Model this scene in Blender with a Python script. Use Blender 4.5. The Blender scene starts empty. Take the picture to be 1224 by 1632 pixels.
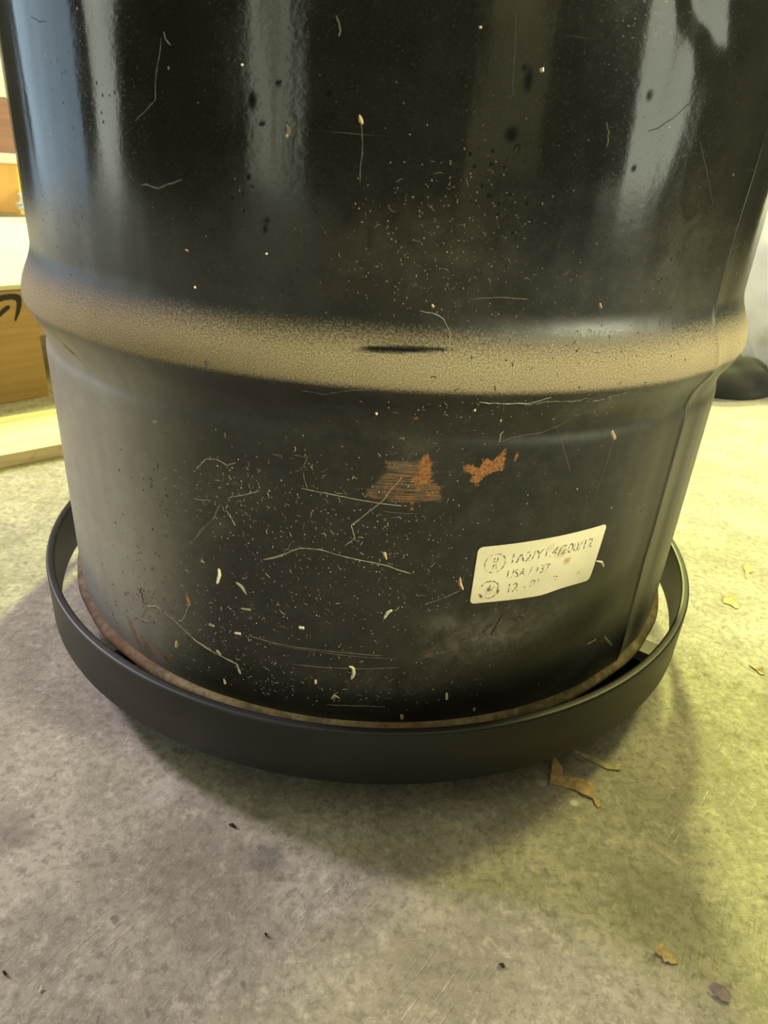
import bpy, bmesh, math, random
import numpy as np
from mathutils import Vector, Matrix

# ------------------------------------------------------------------ camera
sc = bpy.context.scene
W, H = 1224, 1632
CAM = np.array([0.0, -0.64545, 0.41847])
FW = np.array([0.01465781, 0.89027359, -0.45519016])
RT = np.array([0.9977808, 0.01654811, 0.06449529])
UP = np.array([-0.06495098, 0.45512536, 0.88805533])
FPX = 1096.86
cd = bpy.data.cameras.new('camera')
cam = bpy.data.objects.new('camera', cd)
sc.collection.objects.link(cam)
m = Matrix.Identity(4)
for i in range(3):
    m[i][0] = RT[i]; m[i][1] = UP[i]; m[i][2] = -FW[i]; m[i][3] = CAM[i]
cam.matrix_world = m
cd.sensor_fit = 'HORIZONTAL'; cd.sensor_width = 36.0
cd.lens = 36.0 * FPX / W
cd.clip_start = 0.02
cd.dof.use_dof = True; cd.dof.focus_distance = 0.45; cd.dof.aperture_fstop = 20
sc.camera = cam

# ------------------------------------------------------------------ world and lights
world = bpy.data.worlds.new('world'); sc.world = world; world.use_nodes = True
wn = world.node_tree; wb = wn.nodes['Background']
wb.inputs[0].default_value = (0.62, 0.84, 1.0, 1); wb.inputs[1].default_value = 1.9

def area(name, loc, target, size, size_y, power, color):
    l = bpy.data.lights.new(name, 'AREA'); l.shape = 'RECTANGLE'; l.size = size; l.size_y = size_y
    l.energy = power; l.color = color
    o = bpy.data.objects.new(name, l); sc.collection.objects.link(o)
    o.location = loc
    o.rotation_euler = (Vector(target) - Vector(loc)).to_track_quat('-Z', 'Y').to_euler()
    return o
# the garage ceiling lamp beyond the drum, and a cool ceiling lamp on the left
area('ceiling_lamp_light', (0.62, 2.75, 2.12), (0.1, 0.2, 0.0), 0.30, 0.30, 165, (1.0, 1.10, 0.30))
area('cool_ceiling_lamp_light', (-2.75, 1.02, 2.3), (-0.1, -0.3, 0.0), 0.40, 0.40, 100, (1.0, 0.86, 0.98))
area('right_ceiling_lamp_light', (1.85, 1.32, 2.3), (0.1, -0.2, 0.0), 0.4, 0.3, 60, (1.0, 0.93, 0.30))
area('wall_lamp_light', (2.25, -3.35, 2.0), (2.25, -4.2, 1.0), 1.2, 0.2, 16, (1.0, 0.97, 0.42))  # unseen lamp added to brighten the wall panel that the drum reflects
area('work_lamp_light', (2.45, -1.35, 1.42), (0.0, -0.2, 0.3), 0.45, 0.35, 112, (1.0, 0.98, 0.66))  # unseen low lamp added to brighten the label and the drum front
sc.view_settings.view_transform = 'Standard'; sc.view_settings.look = 'None'
sc.view_settings.gamma = 1.0; sc.view_settings.use_curve_mapping = False
sc.view_settings.exposure = 0.0

# ------------------------------------------------------------------ helpers
rnd = random.Random(7)
COL = sc.collection
def link(o):
    COL.objects.link(o); return o
def tag(o, label=None, cat=None, group=None, kind=None):
    if label: o['label'] = label
    if cat: o['category'] = cat
    if group: o['group'] = group
    if kind: o['kind'] = kind
    return o
def empty(name, loc=(0, 0, 0), rz=0.0):
    o = bpy.data.objects.new(name, None); o.empty_display_size = 0.05
    o.location = loc; o.rotation_euler = (0, 0, rz)
    return link(o)
def mesh_obj(name, verts, faces, mat, parent=None, smooth=False):
    me = bpy.data.meshes.new(name)
    me.from_pydata([tuple(v) for v in verts], [], [tuple(f) for f in faces])
    me.update()
    if smooth:
        me.polygons.foreach_set('use_smooth', [True] * len(me.polygons))
    me.materials.append(mat)
    o = bpy.data.objects.new(name, me); link(o)
    if parent: o.parent = parent
    return o
def bm_obj(name, bm, mat, parent=None, smooth=False):
    bmesh.ops.recalc_face_normals(bm, faces=bm.faces)
    me = bpy.data.meshes.new(name); bm.to_mesh(me); bm.free()
    if smooth:
        me.polygons.foreach_set('use_smooth', [True] * len(me.polygons))
    me.materials.append(mat)
    o = bpy.data.objects.new(name, me); link(o)
    if parent: o.parent = parent
    return o
def add_box(bm, c, s, rot=None, taper=None, bevel=0.0):
    r = bmesh.ops.create_cube(bm, size=1.0)
    vs = r['verts']
    for v in vs:
        k = (taper if (taper and v.co.z < 0) else 1.0)
        v.co = Vector((v.co.x * s[0] * k, v.co.y * s[1] * k, v.co.z * s[2]))
    if bevel > 0:
        es = list({e for v in vs for e in v.link_edges})
        rr = bmesh.ops.bevel(bm, geom=es, offset=bevel, segments=2, affect='EDGES', profile=0.7)
        vs = list({v for f in rr['faces'] for v in f.verts} | {v for v in vs if v.is_valid})
    for v in vs:
        p = v.co
        if rot is not None: p = rot @ p
        v.co = p + Vector(c)
    return vs
def add_cyl(bm, c, r, h, axis='Z', seg=32, bevel=0.0):
    M = Matrix.Translation(c)
    if axis == 'X': M = M @ Matrix.Rotation(math.pi / 2, 4, 'Y')
    if axis == 'Y': M = M @ Matrix.Rotation(math.pi / 2, 4, 'X')
    bmesh.ops.create_cone(bm, cap_ends=True, segments=seg, radius1=r, radius2=r, depth=h, matrix=M)

# pixel of the photograph -> point of the place
def ray(x, y):
    d = FW * FPX + RT * (x - W / 2) - UP * (y - H / 2)
    return d / np.linalg.norm(d)
def on_floor(x, y, z=0.0):
    d = ray(x, y); t = (z - CAM[2]) / d[2]
    return CAM + d * t
def on_plane(x, y, p0, n):
    d = ray(x, y); t = np.dot(np.array(p0) - CAM, n) / np.dot(d, n)
    return CAM + d * t
RB = 0.2865
def on_drum(x, y, R=RB):
    d = ray(x, y)
    a = d[0]**2 + d[1]**2; b = CAM[0]*d[0] + CAM[1]*d[1]; c = CAM[0]**2 + CAM[1]**2 - R*R
    t = (-b - math.sqrt(max(b*b - a*c, 0))) / a
    q = CAM + d * t
    return np.array([math.atan2(q[0], -q[1]) * RB, q[2]])      # (arc metres, height)

# ------------------------------------------------------------------ materials
def new_mat(name):
    mt = bpy.data.materials.new(name); mt.use_nodes = True
    nt = mt.node_tree; b = nt.nodes['Principled BSDF']
    return mt, nt, b
class G:
    """small node graph helper"""
    def __init__(s, nt): s.nt = nt
    def n(s, t, **k):
        nd = s.nt.nodes.new(t)
        for a, v in k.items(): setattr(nd, a, v)
        return nd
    def lk(s, a, b): s.nt.links.new(a, b)
    def val(s, sock, v):
        if hasattr(v, 'is_linked') or isinstance(v, bpy.types.NodeSocket): s.lk(v, sock)
        else: sock.default_value = v
    def math(s, op, a, b=0.0, c=None, clamp=False):
        nd = s.n('ShaderNodeMath', operation=op); nd.use_clamp = clamp
        s.val(nd.inputs[0], a); s.val(nd.inputs[1], b)
        if c is not None: s.val(nd.inputs[2], c)
        return nd.outputs[0]
    def mix(s, f, a, b):
        nd = s.n('ShaderNodeMix', data_type='RGBA')
        s.val(nd.inputs[0], f)
        s.val(nd.inputs[6], a if not isinstance(a, tuple) else (*a[:3], 1))
        s.val(nd.inputs[7], b if not isinstance(b, tuple) else (*b[:3], 1))
        return nd.outputs[2]
    def fmix(s, f, a, b):
        nd = s.n('ShaderNodeMix', data_type='FLOAT')
        s.val(nd.inputs[0], f); s.val(nd.inputs[2], a); s.val(nd.inputs[3], b)
        return nd.outputs[0]
    def noise(s, vec, scale, detail=4.0, rough=0.55, dist=0.0):
        nd = s.n('ShaderNodeTexNoise'); nd.inputs['Scale'].default_value = scale
        nd.inputs['Detail'].default_value = detail; nd.inputs['Roughness'].default_value = rough
        nd.inputs['Distortion'].default_value = dist
        if vec is not None: s.lk(vec, nd.inputs['Vector'])
        return nd.outputs['Fac']
    def ramp(s, v, lo, hi, a=0.0, b=1.0):
        nd = s.n('ShaderNodeMapRange'); nd.interpolation_type = 'SMOOTHSTEP'
        s.val(nd.inputs[0], v); nd.inputs[1].default_value = lo; nd.inputs[2].default_value = hi
        nd.inputs[3].default_value = a; nd.inputs[4].default_value = b
        return nd.outputs[0]
    def mapping(s, vec, scale=(1, 1, 1), rot=(0, 0, 0), loc=(0, 0, 0)):
        nd = s.n('ShaderNodeMapping'); s.lk(vec, nd.inputs[0])
        nd.inputs['Scale'].default_value = scale; nd.inputs['Rotation'].default_value = rot
        nd.inputs['Location'].default_value = loc
        return nd.outputs[0]
    def coord(s, w='Object'):
        return s.n('ShaderNodeTexCoord').outputs[w]
    def attr(s, name):
        nd = s.n('ShaderNodeAttribute'); nd.attribute_name = name
        return nd.outputs['Fac']
    def bump(s, h, strength, distance):
        nd = s.n('ShaderNodeBump'); nd.inputs['Strength'].default_value = strength
        nd.inputs['Distance'].default_value = distance; s.lk(h, nd.inputs['Height'])
        return nd.outputs[0]

def simple(name, col, rough=0.5, metal=0.0, var=0.15, scale=30.0, bump=0.0, spec=0.5):
    mt, nt, b = new_mat(name); g = G(nt)
    co = g.coord(); nz = g.noise(co, scale, 5)
    d = tuple(max(0.0, c * (1 - var)) for c in col); l = tuple(min(1.0, c * (1 + var)) for c in col)
    g.lk(g.mix(g.ramp(nz, 0.3, 0.7), d, l), b.inputs['Base Color'])
    b.inputs['Roughness'].default_value = rough; b.inputs['Metallic'].default_value = metal
    b.inputs['Specular IOR Level'].default_value = spec
    if bump > 0: g.lk(g.bump(nz, 0.5, bump), b.inputs['Normal'])
    return mt

def mat_concrete():
    mt, nt, b = new_mat('concrete'); g = G(nt); co = g.coord()
    big = g.noise(co, 3.2, 4, 0.55, 0.3); mid = g.noise(co, 16, 6, 0.68, 0.2)
    fine = g.noise(co, 150, 4, 0.7); grain = g.noise(co, 520, 2, 0.6)
    c = g.mix(g.ramp(big, 0.3, 0.7), (0.40, 0.365, 0.305), (0.50, 0.465, 0.40))
    c = g.mix(g.ramp(mid, 0.36, 0.66), g.mix(0.62, c, (0.24, 0.215, 0.175)), c)
    c = g.mix(g.math('MULTIPLY', g.ramp(fine, 0.34, 0.58, 1, 0), 0.60), c, (0.22, 0.20, 0.165))
    c = g.mix(g.math('MULTIPLY', g.ramp(grain, 0.56, 0.75), 0.35), c, (0.72, 0.67, 0.58))
    g2 = g.noise(co, 75, 5, 0.75)
    c = g.mix(g.math('MULTIPLY', g.ramp(g2, 0.54, 0.68), 0.45), c, (0.66, 0.61, 0.52))
    c = g.mix(g.math('MULTIPLY', g.ramp(g2, 0.46, 0.34), 0.55), c, (0.20, 0.18, 0.145))
    # trowel and broom scratches, pale, in two leanings
    st = None
    for rot, sc2, lo, loc in ((math.radians(-52), 1.0, 0.56, (0, 0, 0)), (math.radians(-60), 1.4, 0.58, (3, 1, 0)), (math.radians(-20), 1.0, 0.66, (7, 2, 0))):
        v = g.mapping(co, (1, 1, 1), (0, 0, rot), loc)
        v = g.mapping(v, (26 * sc2, 520 * sc2, 1))
        s1 = g.ramp(g.noise(v, 1.0, 3, 0.6, 0.15), lo, lo + 0.10)
        patch = g.ramp(g.noise(g.mapping(co, loc=loc), 9.0, 3), 0.50, 0.62)
        s1 = g.math('MULTIPLY', s1, patch)
        st = s1 if st is None else g.math('MAXIMUM', st, s1)
    c = g.mix(g.math('MULTIPLY', g.math('MULTIPLY', st, g.ramp(fine, 0.40, 0.62, 0.2, 1.0)), 0.55), c, (0.70, 0.65, 0.56))
    # dark worn blotches and small pits
    bl = g.ramp(g.noise(g.mapping(co, loc=(5, 9, 0)), 9.0, 6, 0.7), 0.60, 0.74)
    c = g.mix(g.math('MULTIPLY', bl, 0.50), c, (0.15, 0.14, 0.12))
    pit = g.ramp(g.noise(co, 60, 2, 0.5), 0.70, 0.76)
    c = g.mix(g.math('MULTIPLY', pit, 0.6), c, (0.12, 0.105, 0.09))
    # single stains seen on the slab
    for (px, py), r, s, colr in (((430, 1365), 0.014, 0.62, (0.10, 0.105, 0.09)), ((415, 1292), 0.012, 0.35, (0.16, 0.14, 0.14)),
                            ((20, 1325), 0.020, 0.50, (0.13, 0.10, 0.11)), ((915, 1279), 0.0035, 0.8, (0.8, 0.77, 0.70)),
                            ((862, 1248), 0.004, 0.6, (0.7, 0.67, 0.60)), ((258, 1262), 0.014, 0.35, (0.62, 0.58, 0.56)),
                            ((1060, 1450), 0.040, 0.35, (0.12, 0.125, 0.07)), ((700, 1500), 0.05, 0.25, (0.14, 0.12, 0.09)), ((330, 1380), 0.05, 0.25, (0.16, 0.14, 0.11)),
                            ((890, 1215), 0.012, 0.35, (0.2, 0.2, 0.17))):
        p = on_floor(px, py)
        wob = g.n('ShaderNodeVectorMath', operation='ADD')
        nz = g.n('ShaderNodeTexNoise'); nz.inputs['Scale'].default_value = 60; nz.inputs['Detail'].default_value = 4
        g.lk(co, nz.inputs['Vector'])
        vs = g.n('ShaderNodeVectorMath', operation='SCALE'); g.lk(nz.outputs['Color'], vs.inputs[0]); vs.inputs['Scale'].default_value = r * 1.4
        g.lk(co, wob.inputs[0]); g.lk(vs.outputs[0], wob.inputs[1])
        dn = g.n('ShaderNodeVectorMath', operation='DISTANCE'); g.lk(wob.outputs[0], dn.inputs[0])
        dn.inputs[1].default_value = (p[0] + r * .7, p[1] + r * .7, r * .7)
        f = g.math('MULTIPLY', g.ramp(dn.outputs['Value'], r * 0.4, r * 1.3, 1, 0), s)
        c = g.mix(f, c, colr)
    g.lk(c, b.inputs['Base Color'])
    b.inputs['Roughness'].default_value = 0.72
    b.inputs['Specular IOR Level'].default_value = 0.35
    h = g.math('ADD', g.math('MULTIPLY', fine, 0.6), g.math('MULTIPLY', st, 0.3))
    h = g.math('ADD', h, g.math('MULTIPLY', mid, 1.4))
    g.lk(g.bump(h, 0.75, 0.0016), b.inputs['Normal'])
    return mt

def mat_drum():
    mt, nt, b = new_mat('black_drum_paint'); g = G(nt)
    uv = g.n('ShaderNodeUVMap').outputs[0]         # metres along the arc, metres of height
    dust, rust, scuff, bare = g.attr('dust'), g.attr('rust'), g.attr('scuff'), g.attr('bare')
    film = g.noise(uv, 9, 5, 0.6)
    base = g.mix(g.ramp(film, 0.35, 0.7), (0.009, 0.009, 0.008), (0.014, 0.0136, 0.0115))
    # thin film of dust over the lower body
    lowz = g.n('ShaderNodeSeparateXYZ'); g.lk(uv, lowz.inputs[0])
    z = lowz.outputs[1]; u = lowz.outputs[0]
    fine = g.noise(uv, 650, 4, 0.8); mid = g.noise(uv, 55, 6, 0.7); vs = g.noise(g.mapping(uv, (90, 6, 1)), 1.0, 4, 0.6)
    lf = g.math('MULTIPLY', g.ramp(mid, 0.35, 0.75), 0.045)
    lf = g.math('ADD', lf, g.math('MULTIPLY', g.ramp(g.noise(uv, 240, 3, 0.7), 0.55, 0.72), 0.05))
    lf = g.math('MULTIPLY', lf, g.ramp(z, 0.43, 0.34, 0.35, 1.0))
    base = g.mix(lf, base, (0.32, 0.29, 0.23))
    left = g.math('MULTIPLY', g.ramp(u, -0.09, -0.20), g.ramp(z, 0.33, 0.28))  # paler left flank: lamp sheen put into the colour, along with dust
    base = g.mix(g.math('MULTIPLY', left, g.math('ADD', 0.34, g.math('MULTIPLY', mid, 0.40))), base, (0.44, 0.42, 0.37))
    # scuffs, with the lamp sheen of the left flank put into the colour
    sf = g.math('MULTIPLY', g.math('MULTIPLY', scuff, 1.25), g.ramp(g.noise(uv, 70, 7, 0.75, 0.6), 0.30, 0.72))
    base = g.mix(g.math('MULTIPLY', sf, 0.50), base, (0.30, 0.27, 0.20))
    # horizontal hairline wear
    hl = g.ramp(g.noise(g.mapping(uv, (16, 700, 1)), 1.0, 3, 0.6), 0.66, 0.75)
    hl = g.math('MULTIPLY', hl, g.ramp(g.noise(uv, 11, 2), 0.5, 0.62))
    base = g.mix(g.math('MULTIPLY', hl, 0.16), base, (0.42, 0.38, 0.28))
    # little dark pock marks in the paint film (seen in the pale reflections)
    pk = g.n('ShaderNodeTexVoronoi'); pk.inputs['Scale'].default_value = 230; pk.inputs['Randomness'].default_value = 1.0
    g.lk(g.mapping(uv, (1, 0.8, 1)), pk.inputs['Vector'])
    pkn = g.noise(uv, 14, 3)
    pock = g.math('MULTIPLY', g.ramp(pk.outputs['Distance'], 0.10, 0.24, 1, 0), g.math('MULTIPLY', g.ramp(pkn, 0.50, 0.62), g.ramp(g.math('ABSOLUTE', g.math('SUBTRACT', z, 0.40)), 0.09, 0.02)))
    pockb = g.attr('pock')
    pock = g.math('MAXIMUM', pock, pockb)
    # white specks
    sp = g.n('ShaderNodeTexVoronoi'); sp.inputs['Scale'].default_value = 70
    g.lk(uv, sp.inputs['Vector'])
    spk = g.math('MULTIPLY', g.ramp(sp.outputs['Distance'], 0.03, 0.06, 1, 0), g.ramp(g.noise(uv, 25, 2), 0.5, 0.6))
    base = g.mix(g.math('MULTIPLY', spk, 0.5), base, (0.6, 0.55, 0.42))
    # dust lying on the hoop
    dn = g.ramp(g.math('ADD', g.math('MULTIPLY', dust, 1.25), g.math('MULTIPLY', g.math('SUBTRACT', fine, 0.5), 1.5)), 0.10, 1.05)
    dcol = g.mix(g.ramp(g.noise(uv, 1300, 3, 0.75), 0.35, 0.70), (0.20, 0.155, 0.085), (0.50, 0.42, 0.28))
    base = g.mix(dn, base, dcol)
    # rust
    rn = g.math('ADD', rust, g.math('MULTIPLY', g.math('SUBTRACT', g.noise(uv, 260, 6, 0.8), 0.5), 1.9))
    rm = g.ramp(rn, 0.42, 0.60)
    strk = g.ramp(g.noise(g.mapping(uv, (40, 1500, 1)), 1.0, 3, 0.6), 0.42, 0.56)
    br = g.ramp(g.math('ADD', bare, g.math('MULTIPLY', g.math('SUBTRACT', g.noise(g.mapping(uv, (0.5, 1.6, 1)), 220, 5, 0.75), 0.5), 1.8)), 0.42, 0.66)
    brm = g.math('MULTIPLY', br, strk)
    rc = g.mix(g.ramp(g.noise(uv, 480, 4, 0.7), 0.35, 0.65), (0.19, 0.075, 0.028), (0.34, 0.16, 0.065))
    bc = g.mix(g.ramp(g.noise(uv, 130, 4), 0.4, 0.6), (0.17, 0.12, 0.065), (0.27, 0.13, 0.06))
    base = g.mix(g.math('MULTIPLY', brm, 0.8), base, bc)
    base = g.mix(rm, base, rc)
    base = g.mix(g.math('MULTIPLY', pock, 0.8), base, (0.004, 0.004, 0.004))
    g.lk(base, b.inputs['Base Color'])
    r = g.math('ADD', 0.08, g.math('MULTIPLY', mid, 0.06))
    r = g.math('ADD', r, g.math('MULTIPLY', g.ramp(z, 0.43, 0.33), 0.34))
    r = g.math('ADD', r, g.math('MULTIPLY', sf, 0.25))
    rough = g.fmix(g.math('MAXIMUM', dn, g.math('MAXIMUM', rm, g.math('MAXIMUM', brm, g.math('MULTIPLY', pock, 0.3)))), r, 0.9)
    g.lk(rough, b.inputs['Roughness'])
    g.lk(g.ramp(z, 0.40, 0.26, 0.02, 0.09), b.inputs['Sheen Weight']); b.inputs['Sheen Roughness'].default_value = 0.45
    spec = g.math('MULTIPLY', g.fmix(g.math('MAXIMUM', dn, rm), 0.5, 0.12), g.math('SUBTRACT', 1.0, g.math('MULTIPLY', pock, 0.9)))
    g.lk(spec, b.inputs['Specular IOR Level'])
    h = g.math('ADD', g.math('MULTIPLY', g.noise(uv, 6, 2), 3.0), g.math('MULTIPLY', g.noise(g.mapping(uv, (20, 3, 1)), 1.0, 2), 1.2))
    h = g.math('ADD', h, g.math('MULTIPLY', g.noise(uv, 260, 3), 0.035))
    h = g.math('ADD', h, g.math('MULTIPLY', dn, 0.05))
    g.lk(g.bump(h, 0.35, 0.004), b.inputs['Normal'])
    return mt

def mat_chime():
    mt, nt, b = new_mat('dusty_rusted_rim'); g = G(nt); co = g.coord()
    n1 = g.noise(co, 60, 6, 0.7); n2 = g.noise(co, 350, 4, 0.7); n3 = g.noise(co, 14, 3)
    c = g.mix(g.ramp(n1, 0.38, 0.62), (0.11, 0.085, 0.048), (0.26, 0.205, 0.12))
    c = g.mix(g.math('MULTIPLY', g.ramp(n3, 0.50, 0.64), 0.55), c, (0.20, 0.095, 0.04))
    c = g.mix(g.math('MULTIPLY', g.ramp(n2, 0.55, 0.7), 0.7), c, (0.02, 0.02, 0.018))
    g.lk(c, b.inputs['Base Color']); b.inputs['Roughness'].default_value = 0.85
    g.lk(g.bump(n2, 0.6, 0.0008), b.inputs['Normal'])
    return mt

def mat_label():
    mt, nt, b = new_mat('label_paper'); g = G(nt); co = g.coord()
    n1 = g.noise(co, 45, 5, 0.6); n2 = g.noise(co, 300, 4, 0.7)
    c = g.mix(g.ramp(n1, 0.3, 0.7), (0.70, 0.63, 0.44), (0.77, 0.70, 0.50))
    c = g.mix(g.math('MULTIPLY', g.ramp(n2, 0.55, 0.8), 0.25), c, (0.50, 0.40, 0.22))
    for (px, py), r, s in (((893, 879), 0.005, 0.5), ((903, 893), 0.0035, 0.75), ((877, 873), 0.004, 0.35), ((921, 912), 0.002, 0.4)):
        q = on_drum(px, py); p = (math.sin(q[0] / RB) * RB, -math.cos(q[0] / RB) * RB, q[1] - 0.062)
        dn = g.n('ShaderNodeVectorMath', operation='DISTANCE'); g.lk(co, dn.inputs[0]); dn.inputs[1].default_value = p
        dd = g.math('ADD', dn.outputs['Value'], g.math('MULTIPLY', g.math('SUBTRACT', n2, 0.5), r * 1.5))
        c = g.mix(g.math('MULTIPLY', g.ramp(dd, r * .2, r * 1.2, 1, 0), s), c, (0.40, 0.26, 0.08))
    g.lk(c, b.inputs['Base Color']); b.inputs['Roughness'].default_value = 0.6
    return mt

def mat_ink():
    # worn printing: where it has rubbed away the paper shows
    mt, nt, b = new_mat('worn_label_ink'); g = G(nt); co = g.coord()
    n = g.ramp(g.noise(co, 420, 3, 0.6), 0.45, 0.51)
    n2 = g.ramp(g.noise(co, 1500, 2, 0.6), 0.35, 0.5)
    c = g.mix(g.math('MULTIPLY', n, n2), (0.74, 0.67, 0.47), (0.04, 0.042, 0.045))
    g.lk(c, b.inputs['Base Color']); b.inputs['Roughness'].default_value = 0.6
    return mt

def mat_wood():
    mt, nt, b = new_mat('pale_pine'); g = G(nt); co = g.coord()
    v = g.mapping(co, (3, 60, 60)); n = g.noise(v, 1.0, 5, 0.6, 0.8); n2 = g.noise(co, 40, 4)
    c = g.mix(g.ramp(n, 0.35, 0.65), (0.60, 0.47, 0.29), (0.78, 0.66, 0.44))
    c = g.mix(g.math('MULTIPLY', g.ramp(n2, 0.6, 0.75), 0.4), c, (0.42, 0.29, 0.14))
    g.lk(c, b.inputs['Base Color']); b.inputs['Roughness'].default_value = 0.7
    return mt

def mat_card(name, col):
    mt, nt, b = new_mat(name); g = G(nt); co = g.coord()
    n = g.noise(g.mapping(co, (1, 1, 30)), 3.0, 3); n2 = g.noise(co, 150, 4)
    d = tuple(c * 0.82 for c in col)
    c = g.mix(g.ramp(n, 0.35, 0.65), d, col)
    c = g.mix(g.math('MULTIPLY', n2, 0.15), c, (0.2, 0.12, 0.05))
    g.lk(c, b.inputs['Base Color']); b.inputs['Roughness'].default_value = 0.8
    return mt

M = dict(
    concrete=mat_concrete(), drum=mat_drum(), chime=mat_chime(), label=mat_label(), ink=mat_ink(),
    ring=simple('satin_black_powder_coat', (0.010, 0.010, 0.0105), 0.46, 0, 0.15, 200, 0.0002),
    steel_dark=simple('dull_grey_steel', (0.20, 0.19, 0.16), 0.5, 0.3, 0.2, 60),
    black_plate=simple('flat_black_plate', (0.006, 0.006, 0.006), 0.85, spec=0.1),
    navy=simple('dark_navy_plastic', (0.008, 0.010, 0.022), 0.5),
    rubber=simple('caster_rubber', (0.03, 0.03, 0.03), 0.7),
    wall=simple('garage_wall_paint', (0.42, 0.40, 0.34), 0.85, 0, 0.08, 6),
    dark_wall=simple('dark_board_wall', (0.025, 0.023, 0.02), 0.8, 0, 0.2, 6),
    ceil=simple('ceiling_paint', (0.5, 0.48, 0.42), 0.9, 0, 0.05, 5),
    wood=mat_wood(), card=mat_card('cardboard', (0.50, 0.32, 0.14)), card2=mat_card('brown_cardboard', (0.33, 0.18, 0.10)),
    cream=simple('cream_board', (0.72, 0.66, 0.48), 0.7, 0, 0.06, 15),
    orange=simple('ochre_plastic', (0.72, 0.42, 0.10), 0.5, 0, 0.08, 15),
    print=simple('black_print', (0.012, 0.012, 0.012), 0.6),
    white_plastic=simple('white_bag_film', (0.62, 0.64, 0.60), 0.45, 0, 0.06, 20),
    black_cloth=simple('black_fabric', (0.012, 0.012, 0.011), 0.9),
    tote=simple('dull_grey_plastic', (0.13, 0.135, 0.11), 0.6, 0, 0.2, 8),
    sage=simple('crumpled_green_grey_plastic', (0.40, 0.43, 0.30), 0.6, 0, 0.2, 40),
    pale=simple('pale_fleck', (0.72, 0.66, 0.47), 0.8, 0, 0.12, 500),
    tan=simple('tan_fleck', (0.50, 0.38, 0.22), 0.85, 0, 0.2, 400),
    brownf=simple('brown_fleck', (0.30, 0.17, 0.09), 0.85, 0, 0.25, 400),
    web=simple('dusty_web', (0.32, 0.285, 0.215), 0.9, 0, 0.25, 300),
    webd=simple('faint_dusty_web', (0.10, 0.092, 0.07), 0.9, 0, 0.35, 300),
    blackmark=simple('black_mark', (0.004, 0.004, 0.004), 0.7),
    leaf=simple('dry_leaf_brown', (0.50, 0.34, 0.15), 0.75, 0, 0.25, 250, 0.0006),
    leaf2=simple('dry_leaf_ochre', (0.62, 0.46, 0.20), 0.75, 0, 0.3, 300, 0.0006),
    petal=simple('dry_mauve_petal', (0.36, 0.27, 0.26), 0.75, 0, 0.15, 300),
    stem=simple('straw_stem', (0.50, 0.42, 0.22), 0.8, 0, 0.3, 200),
    speck=simple('dark_crumb', (0.05, 0.035, 0.025), 0.9),
)

# ------------------------------------------------------------------ the garage shell
def slab(name, x0, x1, y0, y1, z0, z1, mat):
    bm = bmesh.new()
    add_box(bm, ((x0+x1)/2, (y0+y1)/2, (z0+z1)/2), (x1-x0, y1-y0, z1-z0))
    o = bm_obj(name, bm, mat); tag(o, kind='structure'); return o
# floor: one slab
fl = slab('floor', -3.7, 4.2, -4.2, 4.3, -0.12, 0.0, M['concrete'])
def wall(name, axis, pos, a0, a1, openings, mat, t=0.12, h=2.6):
    """wall along an axis with rectangular openings (b0, b1, z0, z1), as one mesh"""
    bm = bmesh.new()
    def piece(b0, b1, z0, z1):
        if b1 - b0 < 1e-4 or z1 - z0 < 1e-4: return
        if axis == 'x': add_box(bm, (pos, (b0+b1)/2, (z0+z1)/2), (t, b1-b0, z1-z0))
        else: add_box(bm, ((b0+b1)/2, pos, (z0+z1)/2), (b1-b0, t, z1-z0))
    cur = a0
    for b0, b1, z0, z1 in sorted(openings):
        piece(cur, b0, 0, h); piece(b0, b1, 0, z0); piece(b0, b1, z1, h); cur = b1
    piece(cur, a1, 0, h)
    o = bm_obj(name, bm, mat); tag(o, kind='structure'); return o
wall('wall_left', 'x', -3.6, -4.14, 4.24, [(-1.22, -0.52, 0.0, 2.1), (-0.02, 2.3, 0.0, 2.15)], M['dark_wall'])
wall('wall_front', 'y', -4.2, -3.54, 4.14, [(-3.15, -2.62, 0.0, 2.1), (-2.52, -2.22, 0.0, 2.1)], M['dark_wall'])
wall('wall_right', 'x', 4.2, -4.26, 4.24, [(-2.25, -1.25, 0.0, 2.1)], M['dark_wall'])
wall('wall_back', 'y', 4.3, -3.66, 4.26, [], M['wall'])
slab('ceiling', -3.66, 4.26, -4.26, 4.36, 2.6, 2.7, M['ceil'])
# unseen panes added with their own glow, for bright strips reflected in the drum
def pane(name, x0, x1, y0, y1, col, st):
    mt, nt, b = new_mat('lit_frosted_glass'); g = G(nt)
    b.inputs['Base Color'].default_value = (0.6, 0.62, 0.6, 1); b.inputs['Roughness'].default_value = 0.6
    n = g.noise(g.coord(), 1.3, 2)
    b.inputs['Emission Color'].default_value = (*col, 1)
    g.lk(g.ramp(n, 0.3, 0.7, st * 0.8, st * 1.1), b.inputs['Emission Strength'])
    return slab(name, x0, x1, y0, y1, 0.0, 2.1, mt)
pane('window_1', -3.61, -3.59, -1.22, -0.52, (0.92, 1.0, 0.88), 3.4)
pane('window_2', -3.15, -2.62, -4.21, -4.19, (0.92, 1.0, 0.74), 2.6)
pane('window_3', -2.52, -2.22, -4.21, -4.19, (0.92, 1.0, 0.74), 2.4)
pane('window_4', 4.19, 4.21, -2.25, -1.25, (0.96, 1.0, 0.80), 4.2)
# unseen pale panel added on the front wall for its reflection in the drum
dr = slab('door_1', 1.45, 3.1, -4.135, -4.09, 0.0, 2.1, M['wall'])

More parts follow.
